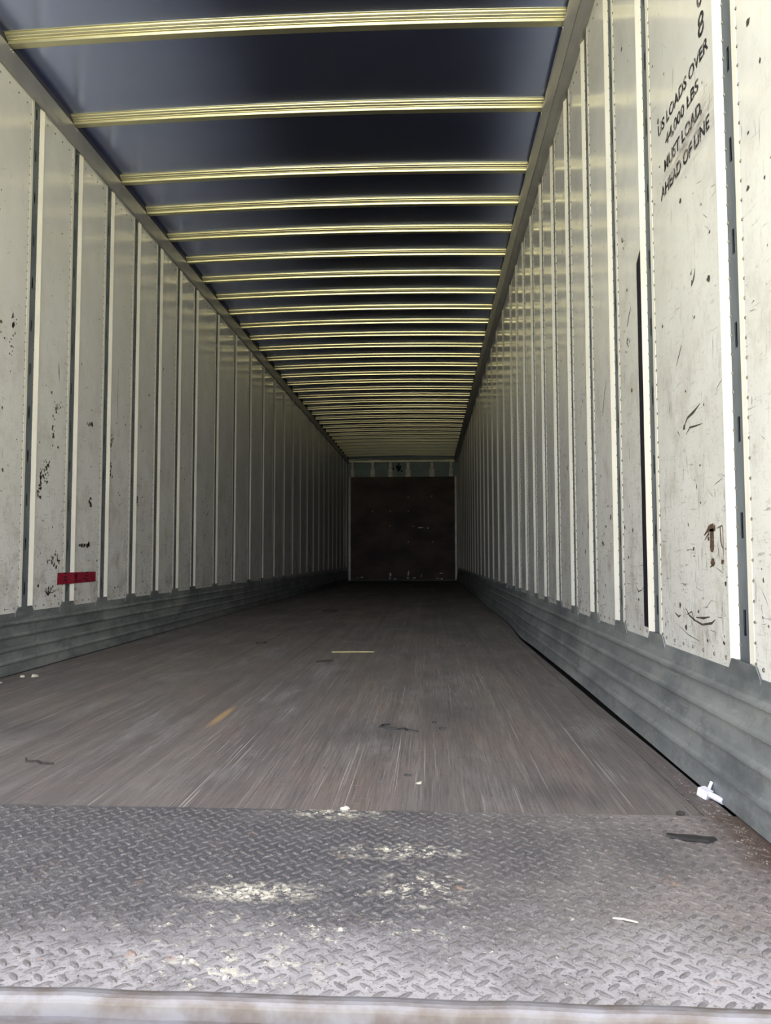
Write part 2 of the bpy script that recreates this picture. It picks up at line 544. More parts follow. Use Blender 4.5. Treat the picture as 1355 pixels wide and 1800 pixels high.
near = sorted([p for p in pts if in_view(p[1], p[0])])[:300]
nearset = set(near)
for (y, x, t) in near:
    o = link('tread_lug', lug_me[t], plate)
    o.location = (x, y, 0.002)
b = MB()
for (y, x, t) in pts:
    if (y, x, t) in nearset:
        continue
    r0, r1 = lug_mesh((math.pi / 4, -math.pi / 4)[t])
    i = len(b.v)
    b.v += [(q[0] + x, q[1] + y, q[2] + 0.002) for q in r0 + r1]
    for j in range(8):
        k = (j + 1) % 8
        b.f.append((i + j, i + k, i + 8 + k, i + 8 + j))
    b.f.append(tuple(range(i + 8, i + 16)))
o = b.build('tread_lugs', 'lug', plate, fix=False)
o['kind'] = 'stuff'

# rear sill: rounded ridge, worn step and outer face
b = MB()
prof = [(0.893, -0.04), (0.893, 0.004)]
for j in range(9):
    t = math.pi * j / 8
    prof.append((0.880 + 0.012 * math.cos(t), 0.003 + 0.009 * math.sin(t)))
prof += [(0.866, -0.010), (0.845, -0.013), (0.800, -0.013), (0.795, -0.018), (0.795, -0.34), (0.893, -0.34)]
rings = []
for k in range(61):
    x = -1.95 + 2.72 * k / 60
    w = 0.0012 * math.sin(k * 1.7) + 0.0008 * math.sin(k * 4.1)
    rings.append([(x, py + w, pz) for py, pz in prof])
b.loft(rings)
tag(b.build('trim_1', 'sill', smooth=False), 'scraped steel rear sill with a rounded ridge and rust', 'sill', kind='structure')

# ------------------------------------------------------------------ ceiling and roof bows
ZB = 2.724


def arch(x):
    u = (x + 0.61) / 1.19
    return 0.019 * (1 - u * u)


b = MB()
rings = []
NX = 24
xs = [-1.90 + (0.72 + 1.90) * k / NX for k in range(NX + 1)]
for yy in (Y0 - 0.05, Y1 + 0.1):
    ring = [(x, yy, 2.755 + arch(x)) for x in xs] + [(x, yy, 2.780 + arch(x)) for x in reversed(xs)]
    rings.append(ring)
b.loft(rings)
ceiling = tag(b.build('ceiling', 'roof'), 'dark blue-grey aluminium roof sheet of the trailer', 'roof', kind='structure')

bow_prof = [(-0.044, 0.033), (-0.044, 0.0302), (-0.036, 0.0300), (-0.0346, 0.0250), (-0.0270, 0.0195), (-0.0262, 0.0178), (-0.0175, 0.0122),
            (-0.0166, 0.0108), (-0.0085, 0.0100), (-0.0060, 0.0008), (-0.0050, 0.0), (0.028, 0.0), (0.030, 0.003), (0.030, 0.033)]
xb0, xb1 = -1.803, 0.575
b = MB()
rings = []
for k in range(15):
    x = xb0 + (xb1 - xb0) * k / 14
    rings.append([(x, py, pz + arch(x)) for py, pz in bow_prof])
b.loft(rings)
import bmesh
bow_me = b.mesh('roof_bow', 'bow')
bm = bmesh.new(); bm.from_mesh(bow_me); bmesh.ops.recalc_face_normals(bm, faces=bm.faces); bm.to_mesh(bow_me); bm.free()
for y in bows:
    o = link('roof_bow', bow_me, ceiling)
    o.location = (0, y, ZB)
    o.rotation_euler.z = random.uniform(-0.0012, 0.0012)

# top side rails
for nm, side in (('trim_2', -1), ('trim_3', 1)):
    if side < 0:
        prof = [(-1.90, 2.630), (-1.826, 2.630), (-1.808, 2.622), (-1.803, 2.628), (-1.800, 2.652), (-1.803, 2.656), (-1.798, 2.700), (-1.796, 2.716), (-1.802, 2.720), (-1.90, 2.720)]
        up_ = (-1.90, -1.806)
        lab = 'dark grey top rail over the wall carrying the red tape'
    else:
        prof = [(0.72, 2.636), (0.652, 2.636), (0.632, 2.630), (0.620, 2.640), (0.600, 2.662), (0.597, 2.660), (0.572, 2.704), (0.568, 2.716), (0.574, 2.720), (0.72, 2.720)]
        up_ = (0.580, 0.72)
        lab = 'dark grey top rail over the wall carrying the load stencil'
    b = MB()
    b.loft([[(px, Y0, pz) for px, pz in prof], [(px, Y1 + 0.05, pz) for px, pz in prof]])
    rail = tag(b.build(nm, 'rail'), lab, 'rail', kind='structure')
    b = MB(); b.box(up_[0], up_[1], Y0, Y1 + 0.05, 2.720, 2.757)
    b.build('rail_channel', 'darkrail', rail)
    b = MB()
    for y in bows:
        for d in (0.006, 0.022):
            if side < 0:
                b.dome((-1.797, y + d, 2.708), (1, 0, 0), 0.0035, 0.002)
            else:
                b.dome((0.573 - 0.0035 + (d - 0.006) * 0.3, y + d, 2.7045), (-1, 0, 0), 0.0035, 0.003)
    o = b.build('rivets', 'flange', rail, fix=False); o['kind'] = 'stuff'


# ------------------------------------------------------------------ side walls
def tape_off(y):
    c = [(3.60, .002), (3.70, .003), (3.72, .0036), (3.745, .0040), (3.775, .0064), (3.795, .0090), (3.803, .0090), (3.815, .0030), (4.10, .002)]
    for (a, u), (e, v) in zip(c, c[1:]):
        if a <= y <= e:
            return u + (v - u) * (y - a) / (e - a)
    return .002


def wall_pt(side, y, z, off):
    """point on a side wall, off metres inwards from the liner face"""
    return (PL + off, y, z) if side < 0 else (PR - off, y, z)


def ribbon(b, side, pts, widths, off=0.0007):
    for k in range(len(pts) - 1):
        (ya, za), (yb, zb) = pts[k], pts[k + 1]
        dy, dz = yb - ya, zb - za
        l = math.hypot(dy, dz) or 1
        ny, nz = -dz / l, dy / l
        wa, wb_ = widths[k] / 2, widths[k + 1] / 2
        b.quad(wall_pt(side, ya + ny * wa, za + nz * wa, off), wall_pt(side, yb + ny * wb_, zb + nz * wb_, off),
               wall_pt(side, yb - ny * wb_, zb - nz * wb_, off), wall_pt(side, ya - ny * wa, za - nz * wa, off))


def blobm(b, side, y, z, ry, rz, rot=0.0, off=0.0007, n=9):
    pts = []
    for j in range(n):
        t = 2 * math.pi * j / n
        r = random.uniform(0.6, 1.15)
        py, pz = ry * r * math.cos(t), rz * r * math.sin(t)
        pts.append(wall_pt(side, y + py * math.cos(rot) - pz * math.sin(rot), z + py * math.sin(rot) + pz * math.cos(rot), off))
    b.poly(pts)


SLOTS = [0.571 + 0.201 * n for n in range(-1, 11)]
FN, FF = 0.036, 0.058      # near edge and far edge of the recess, measured from the track centre


def make_post(side, y):
    xt = XL if side < 0 else XR
    inn = 1 if side < 0 else -1
    xp = PL if side < 0 else PR
    zb, zt = 0.262, ZTOP
    w = 0.0285
    b = MB()
    # slotted track face, the slots left open
    ys = (y - w, y - 0.006, y + 0.006, y + w)
    zs = [zb]
    for s in SLOTS:
        if s - 0.027 > zb and s + 0.027 < zt:
            zs += [s - 0.027, s + 0.027]
    zs.append(zt)
    for i in range(3):
        for j in range(len(zs) - 1):
            if i == 1 and j % 2 == 1:
                continue
            b.quad((xt, ys[i], zs[j]), (xt, ys[i + 1], zs[j]), (xt, ys[i + 1], zs[j + 1]), (xt, ys[i], zs[j + 1]))
            b.quad((xt - inn * 0.0025, ys[i], zs[j]), (xt - inn * 0.0025, ys[i + 1], zs[j]), (xt - inn * 0.0025, ys[i + 1], zs[j + 1]), (xt - inn * 0.0025, ys[i], zs[j + 1]))
    post = b.build('wall_post', 'galv', walls[side], fix=False)
    for nm, prof in (('near_flange', [(-0.052, -0.001), (-0.052, 0.0008), (-w - 0.001, 0.0008), (-w, -0.0035), (-w, -0.005), (-w - 0.003, -0.001)]),
                     ('far_flange', [(w, -0.005), (w, -0.0035), (FF - 0.006, 0.0068), (FF - 0.003, 0.0072), (FF + 0.004, 0.0008), (FF + 0.004, -0.001), (FF - 0.004, -0.002)])):
        b = MB()
        b.loft([[(xp + inn * q, y + p, 0.291) for p, q in prof], [(xp + inn * q, y + p, zt) for p, q in prof]])
        b.build('side_flange', 'flange', post)
    b = MB()
    if y < 9:
        n = int((zt - 0.1 - zb) / 0.041)
        for k in range(n):
            z = zb + 0.02 + 0.041 * k
            b.dome((xt, y + 0.0245, z), (inn, 0, 0), 0.0042, 0.002, 5)
            b.dome((xp + inn * 0.0002, y - 0.058, z + 0.012), (inn, 0, 0), 0.0042, 0.002, 5)
        o = b.build('rivets', 'rivet', post, fix=False); o['kind'] = 'stuff'
    return post


walls = {}
for side, nm, lab in ((-1, 'wall_left', 'white lined trailer side wall with red tape near its foot'),
                      (1, 'wall_right', 'white lined trailer side wall with stencilled load notice')):
    b = MB()
    if side < 0:
        b.box(-1.92, -1.868, Y0, Y1 + 0.1, -0.12, 2.79)
    else:
        b.box(0.694, 0.745, Y0, Y1 + 0.1, -0.12, 2.79)
    walls[side] = tag(b.build(nm, 'skin'), lab, 'wall', kind='structure')

text_panel = None
mark_panels = {}
for side, posts in ((-1, left_posts), (1, right_posts)):
    for y in posts:
        make_post(side, y)
    edges = [Y0 - 0.0] + posts + [Y1]
    for i in range(len(edges) - 1):
        a = edges[i] + (FF + 0.001 if i > 0 else 0)
        c = edges[i + 1] - (0.036 if i < len(edges) - 2 else 0)
        if c - a < 0.05:
            continue
        b = MB()
        if side < 0:
            b.box(PL - 0.004, PL, a, c, 0.24, ZTOP)
        else:
            b.box(PR, PR + 0.004, a, c, 0.24, ZTOP)
        is_text = side > 0 and a < 1.9 < c
        p = b.build('liner_panel', 'panel_text' if is_text else 'panel', walls[side])
        if is_text:
            text_panel = p
        inn = 1 if side < 0 else -1
        xp = PL if side < 0 else PR
        # rivet rows along the top and the foot
        if a < 9:
            b = MB()
            n = max(2, int((c - a - 0.06) / 0.058))
            for k in range(n):
                yy = a + 0.035 + (c - a - 0.09) * k / (n - 1)
                b.dome((xp, yy, 2.585), (inn, 0, 0), 0.0052, 0.0025, 6)
                b.dome((xp, yy, 0.287), (inn, 0, 0), 0.0052, 0.0025, 6)
            o = b.build('rivets', 'rivet', p, fix=False); o['kind'] = 'stuff'
        # scuffs and scrapes
        if 1.2 < c and a < 12:
            b = MB()
            n = 135 if a < 7 else 44
            n = int(n * (c - a) / 0.34)
            for k in range(n):
                z = 0.31 + 1.9 * random.random() ** 1.8
                y = random.uniform(a + 0.02, c - 0.03)
                t = random.random()
                if t < 0.40:
                    ang = random.choice((0.0, 0.15, -0.4, 0.7)) + random.uniform(-0.2, 0.2)
                    L = random.uniform(0.008, 0.05)
                elif t < 0.72:
                    ang = math.pi / 2 + random.uniform(-0.15, 0.15)
                    L = random.uniform(0.01, 0.06)
                else:
                    s = random.uniform(0.001, 0.0055)
                    blobm(b, side, y, z, s * random.uniform(0.7, 2.2), s * random.uniform(0.7, 2.0))
                    continue
                L = min(L, 2 * min(y - a, c - y))
                w = random.uniform(0.0004, 0.0015)
                pts_, wd = [], []
                for q in range(4):
                    u = q / 3 - 0.5
                    pts_.append((y + L * u * math.cos(ang) + random.uniform(-1, 1) * 0.0015, z + L * u * math.sin(ang) + random.uniform(-1, 1) * 0.0015))
                    wd.append(w * (0.3, 1, 0.8, 0.2)[q])
                ribbon(b, side, pts_, wd)
            mark_panels[(side, a, c)] = (b, p)


def marks_at(side, y):
    for (s, a, c), (b, p) in mark_panels.items():
        if s == side and a <= y <= c:
            return b
    return None


# marks that can be told apart in the photograph
def streak_group(side, y, z, ry, rz, n, wmax=0.004):
    b = marks_at(side, y)
    if b is None:
        return
    for k in range(n):
        yy, zz = y + random.gauss(0, 0.45) * ry, z + random.gauss(0, 0.45) * rz
        s = random.uniform(0.3, 1) * wmax
        blobm(b, side, yy, zz, s * random.uniform(0.6, 1.6), s * random.uniform(0.6, 1.8))


for y, z, ry, rz, n, w in ((3.193, 1.549, .02, .03, 12, .008), (3.18, 1.44, .02, .10, 12, .006), (3.50, .92, .05, .06, 46, .007), (3.45, .84, .02, .07, 26, .008),
                           (3.60, 1.25, .05, .04, 30, .006), (3.56, 1.12, .02, .09, 16, .008), (3.938, 1.226, .05, .012, 8, .010), (3.979, .80, .012, .04, 8, .013),
                           (3.93, .577, .08, .012, 14, .010), (4.23, 1.18, .02, .05, 8, .012), (4.24, 1.0, .02, .07, 14, .010), (4.60, 1.06, .03, .03, 8, .012),
                           (4.63, .865, .015, .05, 8, .012), (3.6, .50, .06, .04, 20, .008), (4.55, 1.16, .02, .02, 6, .012), (5.0, 1.0, .06, .2, 16, .010),
                           (5.4, .9, .06, .3, 16, .008), (6.1, .9, .08, .3, 18, .010), (3.55, .35, .06, .03, 26, .007)):
    streak_group(-1, y, z, ry, rz, n, w)
for y, z, ry, rz, n, w in ((2.48, 1.54, .03, .03, 8, .006), (2.45, 1.20, .03, .03, 10, .005), (3.04, .797, .02, .02, 5, .010), (3.10, .654, .02, .03, 5, .016),
                           (2.86, .558, .03, .01, 8, .006), (2.64, 1.05, .04, .12, 14, .004), (3.2, 1.2, .06, .3, 16, .006), (3.6, .9, .06, .3, 16, .007), (1.86, 1.19, .01, .03, 6, .004),
                           (1.62 + .03, .6, .02, .2, 5, .003), (1.36, 1.2, .04, .1, 8, .003), (1.40, .55, .05, .12, 10, .004)):
    streak_group(1, y, z, ry, rz, n, w)
b = marks_at(-1, 3.55)
ribbon(b, -1, [(3.51, .352), (3.55, .340), (3.60, .342), (3.64, .36)], [.001, .004, .004, .001])
ribbon(b, -1, [(3.60, 1.47), (3.605, 1.42), (3.61, 1.38)], [.003, .008, .002])
b = marks_at(-1, 4.35)
ribbon(b, -1, [(4.30, .86), (4.36, .815), (4.42, .84)], [.001, .003, .001])
ribbon(b, -1, [(4.62, 1.62), (4.60, 1.4), (4.61, 1.2)] if False else [(4.32, 1.62), (4.31, 1.45), (4.32, 1.30)], [.002, .005, .002])
b = marks_at(1, 1.9)
ribbon(b, 1, [(1.952, .828), (1.915, .852), (1.87, .858), (1.825, .870)], [.001, .006, .008, .001])
ribbon(b, 1, [(1.93, .812), (1.90, .825), (1.86, .822), (1.815, .820)], [.001, .005, .004, .001])
ribbon(b, 1, [(1.99, .83), (1.975, .815)], [.004, .001])
ribbon(b, 1, [(1.965, .378), (1.94, .362), (1.90, .352), (1.85, .346), (1.79, .354), (1.765, .365)], [.002, .005, .004, .005, .006, .001])
ribbon(b, 1, [(1.955, .362), (1.92, .372), (1.905, .350)], [.002, .003, .004])
ribbon(b, 1, [(1.89, .360), (1.84, .362), (1.80, .368)], [.002, .006, .002])
ribbon(b, 1, [(2.05, .36), (2.02, .352), (2.0, .358)], [.002, .006, .001])
ribbon(b, 1, [(2.02, .33), (1.95, .312), (1.87, .305)], [.001, .002, .001])
ribbon(b, 1, [(1.99, 1.00), (1.97, 1.02), (1.945, 1.045)], [.001, .004, .003])
ribbon(b, 1, [(1.86, 1.17), (1.845, 1.18), (1.835, 1.20)], [.006, .008, .002])
b = marks_at(1, 1.4)
ribbon(b, 1, [(1.46, .53), (1.44, .46), (1.435, .40), (1.43, .35)], [.001, .003, .004, .001])
b = marks_at(1, 2.45)
ribbon(b, 1, [(2.46, 1.25), (2.44, 1.275), (2.41, 1.30)], [.004, .007, .002])
ribbon(b, 1, [(2.43, .42), (2.40, .40), (2.36, .405), (2.33, .42)], [.001, .004, .003, .001])
ribbon(b, 1, [(2.83, 1.03), (2.80, 1.09), (2.76, 1.15)], [.004, .006, .002])
for (side, a, c), (b, p) in mark_panels.items():
    o = b.build('scuff_marks', 'scuff', p, fix=False)
    o['kind'] = 'stuff'

# the T-shaped gouge and the holes beside it
b = MB()
G = 0.0012
ribbon(b, 1, [(1.822, .556), (1.80, .566), (1.785, .572), (1.76, .573), (1.752, .566)], [.001, .008, .016, .018, .006], G)
ribbon(b, 1, [(1.773, .570), (1.772, .545), (1.774, .523), (1.774, .517)], [.022, .022, .024, .010], G)
ribbon(b, 1, [(1.82, .545), (1.79, .560)], [.001, .006], G)
blobm(b, 1, 1.771, .494, .014, .010, 0, G, 11)
ribbon(b, 1, [(1.79, .482), (1.77, .488)], [.001, .006], G)
blobm(b, 1, 1.714, .495, .010, .006, 0, G)
ribbon(b, 1, [(1.74, .570), (1.71, .575)], [.002, .003], G)
ribbon(b, 1, [(1.722, .574), (1.720, .54), (1.712, .525)], [.003, .005, .002], G)
ribbon(b, 1, [(1.708, .574), (1.707, .54), (1.708, .50)], [.002, .003, .001], G)
o = b.build('gouge', 'brown', text_panel, fix=False)
o['label'] = 'rusty T-shaped gouge torn in the liner'


# stencilled notice
def lettering(txt, y_far, y_near, z0, cap, parent):
    cu = bpy.data.curves.new('lettering', 'FONT')
    cu.body = txt
    cu.size = 1.0
    cu.offset = 0.024 if len(txt) > 1 else 0.010
    cu.extrude = 0.0
    cu.resolution_u = 3
    ob = bpy.data.objects.new('tmp', cu)
    COL.objects.link(ob)
    dg = bpy.context.evaluated_depsgraph_get()
    me = bpy.data.meshes.new_from_object(ob.evaluated_get(dg))
    bpy.data.objects.remove(ob, do_unlink=True)
    xs_ = [v.co.x for v in me.vertices]; ys_ = [v.co.y for v in me.vertices]
    x0, x1, yb, yt = min(xs_), max(xs_), min(ys_), max(ys_)
    if ',' in txt:
        yb = 0.0 - 0.024
    for v in me.vertices:
        u = (v.co.x - x0) / (x1 - x0)
        w_ = (v.co.y - yb) / (yt - yb)
        v.co = (PR - 0.0011, y_far + (y_near - y_far) * u, z0 + cap * w_)
    me.materials.clear()
    me.materials.append(M['letter'])
    o = link('lettering', me, parent)
    o['label'] = 'black stencilled lettering'
    return o


for txt, ya, yb, z0, cap in (('US LOADS OVER', 2.092, 1.712, 1.671, .033), ('44,000 LBS', 2.030, 1.779, 1.613, .032), ('MUST LOAD', 2.045, 1.769, 1.548, .034),
                             ('AHEAD OF LINE', 2.080, 1.718, 1.484, .036), ('8', 1.772, 1.733, 1.727, .058), ('0', 1.776, 1.737, 1.802, .058)):
    lettering(txt, ya, yb, z0, cap, text_panel)

# ------------------------------------------------------------------ corrugated kick bands along the foot of the walls
ZK = 0.268


def kick_profile():
    pts = [(0.0, ZK), (0.001, 0.250)]
    for zc in (0.220, 0.166, 0.110, 0.056):
        pts += [(0.0015, zc + 0.011), (0.0075, zc + 0.006), (0.0085, zc + 0.002), (0.0080, zc - 0.002), (0.001, zc - 0.007), (0.0, zc - 0.012)]
    pts += [(0.0, 0.03), (0.0, 0.004)]
    return pts


for side, nm, posts, lab in ((-1, 'baseboard_left', left_posts, 'corrugated galvanised kick band below the wall with red tape'),
                             (1, 'baseboard_right', right_posts, 'corrugated galvanised kick band below the stencilled wall, buckled at the floor')):
    inn = 1 if side < 0 else -1
    xp = PL if side < 0 else PR
    base = empty(nm, (xp, Y0, 0))
    tag(base, lab, 'kick band', kind='structure')
    cuts = [Y0, 2.10, 4.72, 7.2, 9.65, 12.1, 14.5, Y1] if side > 0 else [Y0, 3.43, 5.9, 8.3, 10.75, 13.2, 15.6, Y1]
    prof = kick_profile()
    for i in range(len(cuts) - 1):
        a, c = cuts[i] + 0.0008, cuts[i + 1] - 0.0008
        n = max(6, int((c - a) / 0.12))
        b = MB()
        rings = []
        for k in range(n + 1):
            y = a + (c - a) * k / n
            if side > 0:
                lean = lambda z: 0.003 + (xp - 0.003 - edge_x(y) - edge_gap(y)) * (1 - z / ZK)
                lift = 0.003 + 0.4 * edge_gap(y)
            else:
                lean = lambda z: 0.003 + 0.008 * (1 - z / ZK)
                lift = 0.003
            ring = [(xp + inn * (lean(z) + d), y, max(z, lift) if z < 0.01 else z) for d, z in prof]
            ring += [(xp + inn * (lean(z) - 0.0025), y, max(z, lift) if z < 0.01 else z) for d, z in ((0, 0.004), (0, ZK))]
            rings.append(ring)
        b.loft(rings)
        o = b.build('kick_plate', 'kick', base)
        o.location = (-xp, -Y0, 0)
    # tabs rising over the posts
    b = MB()
    for y in posts:
        t = 0.003
        outl = [(y - 0.085, ZK - 0.02), (y - 0.085, ZK - 0.001), (y - 0.066, ZK + 0.022), (y + 0.052, ZK + 0.024), (y + 0.070, ZK - 0.001), (y + 0.070, ZK - 0.02)]
        b2 = MB()
        b2.loft([[(xp + inn * (t + 0.0005), p, q) for p, q in outl], [(xp + inn * (t + 0.003), p, q) for p, q in outl]])
        o = b2.build('post_tab', 'kick', base)
        o.location = (-xp, -Y0, 0)

# ------------------------------------------------------------------ front bulkhead
b = MB(); b.box(-1.92, 0.745, Y1 + 0.06, Y1 + 0.12, -0.12, 2.83)
front = tag(b.build('wall_front', 'teal'), 'far bulkhead of the trailer, plywood below a teal sheet', 'wall', kind='structure')
b = MB(); b.box(-1.752, 0.592, Y1 - 0.012, Y1 + 0.012, 0.012, 2.325)
ply = b.build('plywood_board', 'ply', front)
ply['label'] = 'dark stained plywood lining board'
for x in (-1.775, 0.600):
    b = MB()
    b.loft([[(x - 0.02, Y1 - 0.03, z), (x + 0.02, Y1 - 0.03, z), (x + 0.02, Y1 - 0.026, z), (x - 0.016, Y1 - 0.026, z), (x - 0.016, Y1 + 0.02, z), (x - 0.02, Y1 + 0.02, z)] for z in (0.01, 1.2, 2.33)])
    b.build('corner_angle', 'steel', front)
for x, w in ((-1.715, .075), (-1.257, .10), (-.859, .09), (-.461, .11), (.075, .11), (.50, .08)):
    b = MB()
    b.box(x - w / 2, x + w / 2, Y1 + 0.004, Y1 + 0.012, 2.32, 2.50)
    b.box(x - w * 0.3, x + w * 0.3, Y1 - 0.006, Y1 + 0.06, 2.32, 2.66)
    b.build('front_post', 'steel', front)
b = MB()
b.loft([[(x, Y1 + 0.05, 2.655), (x, Y1 - 0.01, 2.66), (x, Y1 - 0.015, 2.70), (x, Y1 + 0.0, 2.735), (x, Y1 + 0.05, 2.74)] for x in (-1.80, 0.60)])
b.build('header_rail', 'steel', front)
b = MB()
for k in range(16):
    x, z = random.gauss(-0.685, 0.05), random.gauss(2.535, 0.045)
    s = random.uniform(.01, .03)
    b.poly([(x + s * math.cos(t) * random.uniform(.6, 1.2), Y1 + 0.059, z + 1.4 * s * math.sin(t)) for t in [j * math.pi / 4 for j in range(8)]])
o = b.build('black_smear', 'black', front, fix=False); o['kind'] = 'stuff'
b = MB()
for x, z in ((-.46, 1.86), (.06, 1.88), (-1.26, 1.55), (-.86, 1.55), (-.46, 1.55), (-.46, .86), (.08, .86), (-.86, 1.22)):
    b.dome((x, Y1 - 0.012, z), (0, -1, 0), 0.014, 0.006)
o = b.build('bolt_heads', 'steel', ply, fix=False); o['kind'] = 'stuff'
b = MB()
for x, z, w, h in ((-1.60, .06, .05, .02), (-1.5, .075, .08, .03), (-.88, .05, .06, .05), (-.86, .13, .05, .10), (-.76, .04, .10, .03), (-.47, .06, .05, .06), (-.46, .16, .05, .14), (-.33, .06, .10, .03),
                   (-.17, .10, .02, .10), (.19, .05, .07, .04), (.28, .04, .07, .04), (.27, .16, .10, .03), (-.35, 1.21, .10, .012), (-.2, 1.18, .16, .03), (-.02, 1.17, .06, .04)):
    pts_ = [(x + w / 2 * math.cos(t) * random.uniform(.5, 1.1), Y1 - 0.0135, z + h / 2 * math.sin(t) * random.uniform(.5, 1.1)) for t in [j * math.pi / 5 for j in range(10)]]
    b.poly(pts_)
o = b.build('splintered_spots', 'steel', ply, fix=False); o['kind'] = 'stuff'
b = MB()
for pts_ in ([(-1.13, 1.25), (-1.17, 1.12), (-1.14, 1.14)], [(-1.20, .92), (-1.16, 1.12), (-1.11, .92), (-1.14, .85), (-1.19, .85)], [(-1.56, 1.62), (-1.44, 1.60), (-1.52, 1.66)],
             [(.12, 1.90), (.05, 1.94), (.04, 1.84), (.10, 1.82)], [(.22, 1.72), (.33, 1.70), (.30, 1.76)]):
    b.poly([(x, Y1 - 0.0135, z) for x, z in pts_])
o = b.build('scuff_marks', 'scuff', ply, fix=False); o['kind'] = 'stuff'

# ------------------------------------------------------------------ rear door frame around the opening
b = MB(); b.box(-2.00, -1.86, 0.79, Y0 - 0.001, -0.34, 2.95)
tag(b.build('trim_4', 'frame'), 'grey rear frame post beside the wall with red tape', 'frame', kind='structure')
b = MB(); b.box(0.685, 0.825, 0.79, Y0 - 0.001, -0.34, 2.95)
tag(b.build('trim_5', 'frame'), 'grey rear frame post beside the stencilled wall', 'frame', kind='structure')
b = MB(); b.box(-1.859, 0.684, 0.79, Y0 - 0.051, 2.70, 2.95)
tag(b.build('trim_6', 'frame'), 'grey rear frame header over the door opening', 'frame', kind='structure')

# ------------------------------------------------------------------ tapes on the walls
b = MB()
ya, yb_ = 3.637, 4.063
n = 60
rings = []
for k in range(n + 1):
    y = ya + (yb_ - ya) * k / n
    x = PL + tape_off(y)
    zt, zb = 0.436 - 0.002 * k / n, 0.377 + 0.003 * math.sin(k / n * math.pi / 2)
    sk = -0.004 if k == 0 else 0
    rings.append([(x, y, zt), (x, y + sk, zb), (x - 0.0008, y + sk, zb), (x - 0.0008, y, zt)])
b.loft(rings)
tape = tag(b.build('red_tape', 'red'), 'crimson strip of tape stuck across a post of the side wall', 'tape')


def tape_stroke(bb, pts_, w):
    for k in range(len(pts_) - 1):
        (ua, za), (ub, zb2) = pts_[k], pts_[k + 1]
        l = math.hypot(ub - ua, zb2 - za)
        nu, nz = -(zb2 - za) / l * w / 2, (ub - ua) / l * w / 2
        fx = lambda q: PL + tape_off(q) + 0.0007
        bb.quad((fx(ua), ua + nu, za + nz), (fx(ub), ub + nu, zb2 + nz), (fx(ub), ub - nu, zb2 - nz), (fx(ua), ua - nu, za - nz))


for strokes in (([(3.695, .432), (3.728, .432)], .006), ([(3.695, .414), (3.728, .414)], .006), ([(3.695, .385), (3.705, .399), (3.722, .399), (3.728, .384)], .005),
                ([(3.822, .426), (3.826, .410), (3.832, .402), (3.836, .412), (3.838, .428)], .009), ([(3.822, .387), (3.845, .389), (3.885, .391)], .004),
                ([(3.935, .432), (3.972, .432)], .005), ([(3.940, .414), (3.970, .413)], .004),
                ([(3.915, .399), (3.942, .400), (3.944, .385)], .006), ([(3.955, .394), (3.972, .389)], .005),
                ([(4.054, .433), (4.058, .416), (4.053, .404), (4.058, .385)], .007)):
    b = MB()
    tape_stroke(b, *strokes)
    o = b.build('printed_mark', 'black', tape, fix=False)

b = MB()
x0, x1 = PR - 0.0026, PR - 0.0014
outl = [(2.284, .300), (2.331, .300), (2.330, .70), (2.332, 1.10), (2.331, 1.408), (2.284, 1.440), (2.283, 1.05), (2.285, .65)]
b.loft([[(x0, p, q) for p, q in outl], [(x1, p, q) for p, q in outl]])
tag(b.build('black_tape', 'black'), 'long black vertical tape strip marking the load line on the wall', 'tape')

# ------------------------------------------------------------------ litter on the floor
# white plastic fitting against the kick band: block, pipe with a hollow end, stub
root = empty('plastic_fitting', (0.585, 1.655, 0))
tag(root, 'broken white plastic fitting lying against the corrugated kick band', 'plastic scrap')


def local_box(cx, cy_, cz, lx, ly, lz, rz, rx=0.0):
    R = Matrix.Rotation(rz, 3, 'Z') @ Matrix.Rotation(rx, 3, 'X')
    bb = MB()
    bb.box(-lx / 2, lx / 2, -ly / 2, ly / 2, -lz / 2, lz / 2)
    bb.v = [tuple(Vector((cx, cy_, cz)) + R @ Vector(v)) for v in bb.v]
    return bb


o = local_box(-0.008, 0.012, 0.010, .022, .024, .018, 0.6, 0.25).build('block', 'white', root)
mod = o.modifiers.new('bevel', 'BEVEL'); mod.width = 0.0015; mod.segments = 2
b = MB()
p0, p1 = Vector((-0.002, 0.004, 0.010)), Vector((0.012, -0.036, 0.007))
d = (p1 - p0).normalized(); a_ = d.cross(Vector((0, 0, 1))).normalized(); c_ = d.cross(a_)
rings = []
for q, r in ((0, .0065), (1, .0065), (1, .004), (0.55, .004)):
    pc = p0 + (p1 - p0) * q
    rings.append([tuple(pc + a_ * r * math.cos(t) + c_ * r * math.sin(t)) for t in [2 * math.pi * j / 12 for j in range(12)]])
b.loft(rings)
b.build('pipe', 'white', root)
b = MB(); b.tube([(0.0, 0.016, 0.014), (0.010, 0.022, 0.030)], [.0035, .0035], 8)
b.build('stub', 'white', root)


def strip(name, label, cat, pts_, w, h, mat, group=None):
    bb = MB()
    rings = []
    for k, p in enumerate(pts_):
        p = Vector(p)
        d = Vector(pts_[min(k + 1, len(pts_) - 1)]) - Vector(pts_[max(k - 1, 0)])
        d.z = 0
        d.normalize()
        nn = Vector((-d.y, d.x, 0))
        ww = w * (0.55 if k in (0, len(pts_) - 1) else 1) * random.uniform(0.8, 1.15) / 2
        rings.append([tuple(p + nn * ww), tuple(p + nn * ww * 0.6 + Vector((0, 0, h))), tuple(p - nn * ww * 0.6 + Vector((0, 0, h))), tuple(p - nn * ww)])
    bb.loft(rings)
    return tag(bb.build(name, mat), label, cat, group)


